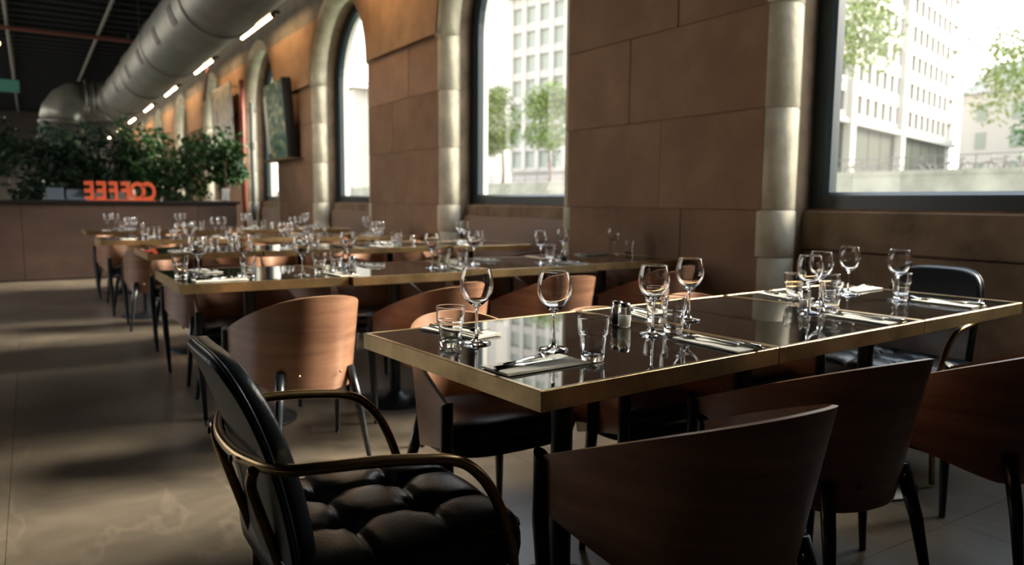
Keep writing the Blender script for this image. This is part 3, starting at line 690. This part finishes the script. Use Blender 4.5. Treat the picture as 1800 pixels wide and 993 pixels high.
# ------------------------------------------------------------------ table ware
def make_wine():
    r_ = empty('wine_glass')
    outp = [(0, 0), (.034, 0), (.0355, .0015), (.033, .0035), (.012, .007), (.005, .014), (.0036, .03), (.0034, .08), (.0045, .096), (.014, .103), (.028, .117), (.0375, .137), (.0405, .156), (.038, .178), (.0329, .1985), (.0325, .200), (.0322, .2006)]
    inn_ = [(.0318, .2006), (.0315, .200), (.0319, .1985), (.0368, .178), (.0390, .156), (.0360, .138), (.0268, .119), (.013, .107), (0, .1035)]
    MB().lathe(outp+inn_, 32).build('bowl_and_stem', MT['glass'], r_)
    return r_
def make_wine_single():
    outp = [(0, 0), (.034, 0), (.0355, .0015), (.033, .0035), (.012, .007), (.005, .014), (.0036, .03), (.0034, .08), (.0045, .096), (.014, .103), (.028, .117), (.0375, .137), (.0405, .156), (.038, .178), (.0329, .1985), (.0325, .200), (.0322, .2006)]
    inn_ = [(.0318, .2006), (.0315, .200), (.0319, .1985), (.0368, .178), (.0390, .156), (.0360, .138), (.0268, .119), (.013, .107), (0, .1035)]
    return MB().lathe([(r*(1.11 if z > .02 else 1.09), z*.985) for r, z in outp+inn_], 32).build('wine_glass', MT['glass'])
def make_tumbler():
    o_ = [(0, 0), (.0255, 0), (.0275, .002), (.0285, .02), (.0315, .056), (.0320, .0605), (.0352, .0635), (.0360, .068), (.0368, .085), (.0378, .1015), (.038, .103), (.0377, .1036)]
    i_ = [(.0371, .1036), (.0368, .103), (.0366, .1015), (.0355, .085), (.0345, .0685), (.0338, .0655), (.0306, .062), (.0298, .055), (.0268, .020), (.024, .013), (0, .012)]
    return MB().lathe(o_+i_, 30).build('tumbler', MT['glass'])
def make_fork():
    mb = MB(); L = .20
    mb.tube([(-.10, 0, .004), (-.05, 0, .0045), (0, 0, .006), (.035, 0, .005)], [.0062, .0055, .0035, .004], 8, flat=.4)
    mb.tube([(.033, 0, .005), (.045, 0, .003), (.06, 0, .003)], [.004, .0105, .0115], 8, flat=.25)
    for i in range(4):
        y = (-1.5+i)*.0057
        mb.tube([(.057, y, .003), (.08, y, .005), (.103, y*.9, .012)], [.0019, .0017, .0009], 6)
    return mb
def make_knife():
    mb = MB()
    mb.tube([(-.11, 0, .0045), (-.06, 0, .0045), (-.005, 0, .0045)], [.0075, .0072, .0055], 8, flat=.55)
    P = [(-.005, .005), (.03, .0085), (.08, .0095), (.105, .005), (.113, -.004)]
    top_ = [(x, y, .0048) for x, y in P]+[(.08, -.007, .0048), (-.005, -.005, .0048)]
    bot = [(x, y, .0034) for x, y, _ in top_]; n = len(top_)
    mb.poly(top_[::-1]); mb.poly(bot)
    mb._add(top_+bot, [(i, (i+1) % n, n+(i+1) % n, n+i) for i in range(n)])
    return mb
def make_napkin():
    mb = MB(); R = random.Random(3)
    for k in range(3):
        z0 = .0006+k*.0016; P = []
        for i in range(9):
            P.append([(-.115+.23*i/8, -.05+.1*j/4 + k*.0012, z0+.0012+.0008*sin(i*1.3+j)) for j in range(5)])
        mb.grid([r[::-1] for r in P], True)
        mb.box(-.115, .115, -.05+k*.0012, .05+k*.0012, z0-.0004, z0+.0010)
    return mb
def make_shaker(fill):
    r_ = empty('shaker')
    ns = 14; P = []
    for (r, z) in ((.0155, 0), (.0185, .004), (.0195, .03), (.0185, .055), (.016, .062)):
        P.append([((r+.0009*(1 if k % 2 else -1))*cos(pi*k/ns), (r+.0009*(1 if k % 2 else -1))*sin(pi*k/ns), z) for k in range(2*ns)])
    g = MB(); g.grid(P, True, closed_u=True); g.poly(P[0][::-1]); g.poly(P[-1]); g.build('ribbed_body', MT['glass'], r_)
    MB().lathe([(0, .004), (.0145, .004), (.0155, .035), (0, .036)], 18).build('contents', MT[fill], r_)
    MB().lathe([(.0165, .060), (.0168, .068), (.014, .073), (0, .0745)], 22).build('cap', MT['steel'], r_)
    return r_
WG, TB = make_wine_single(), make_tumbler()
FK = make_fork().build('fork', MT['steel']); KN = make_knife().build('knife', MT['steel']); NP = make_napkin().build('napkin', MT['napkin'])
SH = {'salt': make_shaker('salt'), 'pepper': make_shaker('pepper')}
UW = {k: [False] for k in ('wine', 'tumbler', 'fork', 'knife', 'napkin', 'salt', 'pepper')}
PR = {'wine': WG, 'tumbler': TB, 'fork': FK, 'knife': KN, 'napkin': NP, 'salt': SH['salt'], 'pepper': SH['pepper']}
CATS = {'wine': 'wine glass', 'tumbler': 'glass', 'fork': 'fork', 'knife': 'knife', 'napkin': 'napkin', 'salt': 'shaker', 'pepper': 'shaker'}
GR = {'wine': 'wine glasses', 'tumbler': 'water tumblers', 'fork': 'forks', 'knife': 'knives', 'napkin': 'folded napkins', 'salt': 'shakers', 'pepper': 'shakers'}
ZT = .7505
def ware(kind, x, y, lab, rz=0, z=ZT):
    return place(PR[kind], UW[kind], (x, y, z), rz, lab, CATS[kind], GR[kind])
def setting(x, y, ang, lab, fo_=(.0, .018, 3), kn=(.0, -.018, -2), nap=True, nz=None):
    """napkin centred at x,y with its long side along ang; fork and knife on it, handles at the -x end"""
    d = Vector((cos(ang), sin(ang))); n = Vector((-sin(ang), cos(ang)))
    ware('napkin', x, y, 'pale folded napkin '+lab, ang)
    z = ZT+.0052
    p = Vector((x, y))+d*fo_[0]+n*fo_[1]; ware('fork', p.x, p.y, 'steel fork on the napkin '+lab, ang+radians(fo_[2]), z)
    p = Vector((x, y))+d*kn[0]+n*kn[1]; ware('knife', p.x, p.y, 'steel knife on the napkin '+lab, ang+radians(kn[2]), z)
# front row, each piece at its own spot
ware('wine', .971, 1.680, 'tall wine glass at the left end of the front table, next to a tumbler')
ware('wine', 1.098, 1.510, 'tall wine glass in the middle of the front table, over the fork tines')
ware('wine', 1.467, 1.543, 'wine glass just right of the two shakers on the front row, the nearer of two')
ware('wine', 1.756, 1.685, 'wine glass right of the two shakers on the front row, the farther of two')
ware('wine', 2.230, 1.588, 'wine glass leftmost and nearest in the cluster on the middle front table')
ware('wine', 2.452, 1.700, 'wine glass behind the nearest one in the cluster on the middle front table')
ware('wine', 2.852, 1.846, 'wine glass beside the crumpled napkin near the window column')
ware('wine', 2.838, 1.626, 'wine glass on the right end table of the front row, before the black armchair')
ware('tumbler', .894, 1.680, 'stepped water tumbler nearest the left edge of the front table')
ware('tumbler', 1.101, 1.357, 'stepped water tumbler closest to the camera, beside the grey-looking napkin')
ware('tumbler', 1.552, 1.547, 'water tumbler beside the fork tines right of the shakers, front row')
ware('tumbler', 1.640, 1.710, 'water tumbler hidden behind the wine glass right of the shakers, front row')
ware('tumbler', 2.497, 1.845, 'water tumbler at the left of the cluster on the middle front table')
ware('tumbler', 2.350, 1.582, 'water tumbler at the right of the cluster on the middle front table')
ware('tumbler', 2.905, 1.650, 'water tumbler on the right end table of the front row')
ware('tumbler', 2.60, 1.76, 'water tumbler at the back of the cluster on the middle front table')
setting(.950, 1.374, radians(4), 'at the left head of the front table', (.012, .035, 16), (-.01, -.005, 3))
setting(1.010, 1.845, radians(-75)+pi*0, 'at the far left corner of the front table', (-.01, .016, 6), (.0, -.02, -4))
setting(1.515, 1.345, radians(90), 'on the near edge of the front table by the joint', (.03, .012, 7), (-.01, -.025, -2))
setting(1.71, 1.865, radians(-100), 'on the far edge behind the shakers, front row', (.0, .016, 4), (.0, -.02, -4))
setting(2.27, 1.405, radians(88), 'on the near edge of the middle front table', (.03, .012, 7), (-.01, -.025, -2))
setting(2.545, 1.925, radians(-105), 'on the far edge of the middle front table', (.0, .016, 4), (.0, -.02, -4))
setting(2.92, 1.475, radians(88), 'on the near edge of the right end front table', (.03, .012, 7), (-.01, -.025, -2))
setting(3.05, 1.925, radians(185), 'on the far side of the right end front table', (.0, .02, 4), (.0, -.016, -4))
ware('pepper', 1.490, 1.722, 'ribbed shaker with a steel cap on the front table, the farther one of the pair')
ware('salt', 1.481, 1.679, 'ribbed shaker with a steel cap on the front table, the nearer one of the pair')
ware('salt', 2.285, 1.64, 'ribbed shaker within the glass cluster on the middle front table')
# second row
L2 = [('tumbler', .59, 3.842, 'leftmost on the second row, at the aisle corner'), ('wine', .655, 3.753, 'leftmost on the second row, at the aisle corner'), ('tumbler', .86, 3.66, 'second from the aisle on the second row, near edge'), ('wine', .89, 3.86, 'second from the aisle on the second row'),
      ('wine', 1.113, 3.64, 'at the near edge before the first table joint of the second row'), ('tumbler', 1.233, 3.74, 'just left of the first table joint of the second row'), ('tumbler', 1.345, 3.80, 'just right of the first table joint of the second row'), ('wine', 1.475, 3.983, 'on the far side of the second table of the second row'),
      ('salt', 1.447, 3.84, 'on the second table of the second row'), ('wine', 1.858, 3.706, 'on the second row where the second and third tables meet'), ('tumbler', 1.96, 3.762, 'left of a pair on the second row before the third table'), ('tumbler', 2.12, 3.842, 'right of a pair on the second row at the third table'),
      ('wine', 2.20, 3.84, 'on the left part of the third table of the second row'), ('wine', 2.60, 3.725, 'on the right part of the third table of the second row'), ('tumbler', 2.76, 3.85, 'at the right end of the third table of the second row'), ('wine', 3.03, 4.08, 'on the far side of the window-end table of the second row'),
      ('pepper', 2.81, 3.77, 'at the right end of the third table of the second row'), ('wine', 3.48, 4.08, 'on the window-end table of the second row, before the pier'), ('tumbler', 3.56, 4.0, 'on the window-end table of the second row, before the pier')]
for k_, x, y, lb in L2: ware(k_, x, y, {'wine': 'wine glass ', 'tumbler': 'water tumbler ', 'salt': 'ribbed salt shaker ', 'pepper': 'ribbed shaker '}[k_]+lb)
setting(.72, 3.60, radians(2), 'at the near aisle corner of the second row')
setting(.74, 4.08, radians(-80), 'at the far side of the aisle-end table, second row')
setting(1.30, 3.62, radians(95), 'at the near side across the first joint, second row')
setting(1.62, 4.05, radians(-90), 'at the far side of the second table, second row')
setting(2.02, 3.66, radians(80), 'at the near side of the third table, second row')
setting(2.42, 4.08, radians(-95), 'at the far side of the third table, second row')
setting(2.75, 3.63, radians(95), 'at the near side before the window-end table, second row')
setting(3.35, 4.17, radians(0), 'at the far side of the window-end table, second row')
R = random.Random(5)
for r in (3, 4, 5):
    for i in range(4):
        cx, cy = TABLES[(r, i)]
        for side in (-1, 1):
            sn = 'near' if side < 0 else 'far'
            lb = 'at the %s side of the %s, %s' % (sn, tabname[i], rowname[r])
            j = lambda s=.02: R.uniform(-s, s)
            setting(cx-.12*(-side)+j()-.05, cy+side*.25+j(.01), radians(90 if side < 0 else -90)+j(.1), lb)
            ware('wine', cx-.10+side*.04+j(), cy+side*.09+j(), 'wine glass '+lb)
            ware('tumbler', cx+.08*side+.07+j(), cy+side*.14+j(), 'water tumbler '+lb)
        if i in (0, 2): ware('salt', cx+.24+j(), cy+.02, 'ribbed shaker in the middle of the %s, %s' % (tabname[i], rowname[r]))

# ------------------------------------------------------------------ outside
struct(MB().box(4.45, 38, -60, 140, -2.4, -2.2).build('river', MT['water']))
qz = 2.66
struct(MB().box(38, 39, -60, 140, -2.4, qz).build('quay_wall', MT['quay']))
struct(MB().box(38.9, 180, -60, 160, qz-.4, qz-.02).build('plaza', MT['plaza']))
cs0 = None
for i in range(60):
    y = -40+i*2.4
    if cs0 is None: cs0 = MB().box(37.98, 39.0, -1.19, 1.19, qz, qz+.25).build('coping_stone', MT['quay'], bpy.data.objects['quay_wall'], (0, y, 0))
    else: c = cs0.copy(); COL.objects.link(c); c.location = (0, y, 0)
rl = empty('quay_railing', (39.3, 25, qz)); tag(rl, 'thin dark railing along the quay outside the windows', 'railing')
MB().cyl((0, -40, 1.0), (0, 60, 1.0), .03, n=6).build('rail', MT['iron'], rl); MB().cyl((0, -40, .55), (0, 60, .55), .02, n=6).build('rail', MT['iron'], rl)
q0 = None
for i in range(50):
    if q0 is None: q0 = MB().cyl((0, 0, 0), (0, 0, 1.0), .03, n=6).build('post', MT['iron'], rl, (0, -40+2*i, 0))
    else: c = q0.copy(); COL.objects.link(c); c.location = (0, -40+2*i, 0)
def bike():
    r_ = empty('bicycle')
    for s in (-.52, .52):
        MB().tube([(0, s+.33*cos(t_), .34+.33*sin(t_)) for t_ in [2*pi*i/20 for i in range(20)]], .032, 6, closed=True).build('wheel', MT['iron'], r_)
    f = MB()
    for p, q in (((0, -.52, .34), (0, -.12, .32)), ((0, -.12, .32), (0, -.25, .85)), ((0, -.22, .78), (0, .38, .80)), ((0, -.12, .32), (0, .38, .72)), ((0, .36, .85), (0, .52, .34)), ((0, -.52, .34), (0, -.22, .75))): f.cyl(p, q, .028, n=6)
    f.build('bicycle_frame', MT['iron'], r_); MB().tube([(-.25, .33, 1.0), (0, .36, .95), (.25, .33, 1.0)], .015, 6).build('handlebar', MT['iron'], r_); MB().box(-.06, .06, -.38, -.14, .87, .93).build('saddle', MT['iron'], r_)
    return r_
BK = bike(); ub = [False]
for i, y in enumerate((19.5, 21.6, 23.8, 26.0, 28.2, 30.4, 32.6, 34.8)):
    place(BK, ub, (40+.3*(i % 2), y*.85, qz-.02), radians(8*((i*5) % 7-3)), 'bicycle parked behind the quay railing, %s from the right' % ordn[i], 'bicycle', 'bicycles on the quay')

def building(name, p0, az, length, depth, z0, floors, fh, cols, pitch, winw, winh, s0, label, spand, panemat, roofz=1.0, ground=None, pilaster=False, face=-1):
    """facade through p0 running in direction az (deg from +y towards +x), extending `length` backwards (negative); window grid on it"""
    r_ = empty(name, (p0[0], p0[1], 0)); r_.rotation_euler = (0, 0, -radians(az)); tag(r_, label, 'building')
    # local +y = facade direction, local +x = right of it; facade normal is +x (face=1) or -x (face=-1)
    n = face; D = depth
    ztop = z0+floors*fh+roofz
    zg = 2.6
    xin = -n*.35
    MB().box(min(xin, -n*D), max(xin, -n*D), -length, 0, zg, ztop).build('body', MT['facade'] if not pilaster else MT['facade2'], r_)
    # spandrel bands
    for f in range(floors+1):
        za = z0+f*fh-(fh-winh) if f else z0-(fh-winh)*.6
        zb = z0+f*fh if f < floors else ztop
        MB().box(min(xin, 0), max(xin, 0), -length, 0, za, zb).build('spandrel', spand, r_)
    # piers
    pm = MB().box(min(xin, n*(.12 if pilaster else -.02)), max(xin, n*(.12 if pilaster else -.02)), -(pitch-winw)/2, (pitch-winw)/2, z0-.3, ztop-(0 if pilaster else .5)); p_ = None; w_ = None
    for c_ in range(cols+1):
        y = -s0-c_*pitch+pitch/2
        if p_ is None: p_ = pm.build('facade_pier', MT['facade'], r_, (0, y, 0))
        else: q = p_.copy(); COL.objects.link(q); q.location = (0, y, 0)
    wm = MB().box(min(xin, xin+n*.1), max(xin, xin+n*.1), -winw/2, winw/2, 0, winh)
    for f in range(floors):
        for c_ in range(cols):
            loc = (n*.001, -s0-c_*pitch, z0+f*fh)
            if w_ is None: w_ = wm.build('window', panemat, r_, loc)
            else: q = w_.copy(); COL.objects.link(q); q.location = loc
    MB().box(min(-n*D-.3*n, n*.5), max(-n*D-.3*n, n*.5), -length-.4, .4, ztop, ztop+.25).build('roof_slab', MT['roof'], r_)
    return r_
# office block across the river, seen through the nearest window (normal towards the river)
A = building('office_block', (93.5, 47.9), 75.6, 44, 9, 9.0, 6, 2.82, 18, 2.15, 1.28, 1.62, 5.0, 'white office block with rows of narrow windows, seen through the nearest window', MT['facade'], MT['pane_far'], ground=True, roofz=.8, face=1)
for s in (21.3, 35.5): MB().box(-.4, .45, -s-.55, -s+.55, 2.6, 9.0+6*2.82).build('column', MT['facade'], A)
MB().box(-9, .30, -44, .2, 8.0, 8.4).build('canopy_edge', MT['roof'], A)
g0_ = None
for i in range(12):
    if g0_ is None: g0_ = MB().box(-.33, -.25, -1.6, 1.6, 3.0, 7.95).build('shopfront_pane', MT['pane_far'], A, (0, -4-3.4*i, 0))
    else: q = g0_.copy(); COL.objects.link(q); q.location = (0, -4-3.4*i, 0)
# office block with a grid of wide windows, seen through the second window
B = building('gridded_office_block', (48.9, 76.8), -15, 18, 10, 5.2, 7, 2.745, 8, 2.06, 1.48, 1.85, 1.2, 'pale office block with a grid of wide windows, seen through the second window', MT['facade2'], MT['pane_far2'], pilaster=True, roofz=.3, face=-1)
B.rotation_euler = (0, 0, radians(15))
LB = empty('low_white_building', (100, 38, 0)); tag(LB, 'low white building with a grey mansard roof right of the office block', 'building')
MB().box(0, 14, -26, 12.5, 2.6, 15.0).build('body', MT['facade'], LB)
rf = MB(); rf._add([(-.3, -26.3, 15), (14.3, -26.3, 15), (14.3, 12.8, 15), (-.3, 12.8, 15), (2.6, -24, 18.8), (12, -24, 18.8), (12, 10.2, 18.8), (2.6, 10.2, 18.8)], [(0, 1, 5, 4), (1, 2, 6, 5), (2, 3, 7, 6), (3, 0, 4, 7), (4, 5, 6, 7)]); rf.build('mansard_roof', MT['roof'], LB)
for y in (9, 5, 1, -4, -9): MB().box(-.1, 2.4, y-.7, y+.7, 15.3, 17.6).build('dormer', MT['facade'], LB)
for y in range(10, -25, -4):
    for z in (4.5, 8.2, 11.6): MB().box(-.08, .02, y-.6, y+.6, z, z+2.0).build('window', MT['pane_far2'], LB)
WB = empty('white_house', (62, 112, 0)); tag(WB, 'tall plain white house left of the gridded office block', 'building')
MB().box(-3, 14, -16, 14, 2.6, 36).build('body', MT['facade'], WB); MB().box(-3.8, -3, -13, -3, 24.5, 25).build('ledge', MT['roof'], WB)
WC = empty('pitched_roof_house', (58, 158, 0)); tag(WC, 'pale house with a low pitched roof seen through the third window', 'building')
MB().box(-6, 18, -22, 30, 2.6, 22).build('body', MT['facade'], WC)
rf = MB(); rf._add([(-7, -23, 22), (19, -23, 22), (19, 31, 22), (-7, 31, 22), (6, -16, 27), (6, 24, 27)], [(0, 1, 4), (1, 2, 5, 4), (2, 3, 5), (3, 0, 4, 5)]); rf.build('pitched_roof', MT['facade2'], WC)
for y in range(-18, 28, 6):
    for z in (6, 11, 16): MB().box(-6.1, -5.9, y-.8, y+.8, z, z+2.4).build('window', MT['pane_far2'], WC)
KK = empty('kiosk', (41.0, 49.2, qz-.02)); tag(KK, 'small glazed kiosk with a flat grey roof below the trees', 'kiosk')
MB().box(-.2, 3.2, -2.2, 2.2, 0, 2.3).build('body', MT['facade'], KK); MB().box(-.6, 3.6, -2.7, 2.7, 2.3, 2.75).build('roof', MT['roof'], KK)
for y in (-1.3, 0, 1.3): MB().box(-.25, -.2, y-.5, y+.5, .4, 2.0).build('pane', MT['pane_far2'], KK)
def tree(loc, base, crowns, L, mt, label, seed, tr=.18):
    r_ = empty('street_tree', (loc[0], loc[1], base)); tag(r_, label, 'tree', 'trees on the quay')
    R = random.Random(seed); st = MB(); lf = MB(); h = min(c[2]-c[5] for c in crowns)
    st.tube([(0, 0, 0), (.1, 0, h*.5), (0, 0, h+.3)], [tr, tr*.8, tr*.6], 8)
    for (cx, cy, cz, rx, ry, rz, n) in crowns:
        st.tube([(0, 0, h), (cx*.5, cy*.5, (h+cz)*.5), (cx, cy, cz)], [tr*.5, tr*.35, tr*.12], 6)
        for _ in range(9):
            v = Vector((R.gauss(0, 1), R.gauss(0, 1), R.gauss(0, 1))).normalized()
            e = Vector((cx+v.x*rx*.72, cy+v.y*ry*.72, cz+v.z*rz*.72)); st.tube([(cx, cy, cz), e], [tr*.12, tr*.04], 5)
            leafcloud(lf, e, rx*.40, ry*.40, rz*.36, n//12, L, R.random())
        leafcloud(lf, (cx, cy, cz), rx*.75, ry*.75, rz*.75, n//3, L, R.random())
    st.build('trunk', MT['bark'], r_); o = lf.build('foliage', mt, r_); o['kind'] = 'stuff'
def ray(px, py, D):
    d = rr*((px-900)/F_PX)+uu*((496.5-py)/F_PX)+fw; return Vector((0, 0, CAM_H))+d*D
def tree_at(px, py, D, rad, *a_, **k_):
    p = ray(px, py, D); mt, lb, sd_ = a_[:3]; n = k_.get('n', 1600); L = k_.get('L', .32); base = k_.get('base', qz-.02); ex = k_.get('extra', [])
    tree((p.x, p.y), base, [(0, 0, p.z-base, rad, rad, rad*k_.get('asp', 1.2), n)]+ex, L, mt, lb, sd_)
tree_at(884, 215, 77, 2.7, MT['tree'], 'young green tree before the gridded office block, left of two', 21, asp=1.35, n=3600, L=.36)
tree_at(966, 215, 70, 3.0, MT['tree'], 'young green tree before the gridded office block, right of two', 22, asp=1.2, n=3600, L=.36)
tree_at(1475, 60, 53, 4.2, MT['tree'], 'leafy tree at the left side of the nearest window, before the office block', 23, n=2600, L=.42, asp=1.0)
tree_at(1855, 100, 60, 6.8, MT['tree'], 'broad leafy tree at the right edge of the nearest window', 24, n=3600, L=.42, asp=.95)
tree_at(1850, 240, 50, 2.4, MT['leaf'], 'darker green tree low at the right edge of the nearest window', 25, n=1400, L=.4)
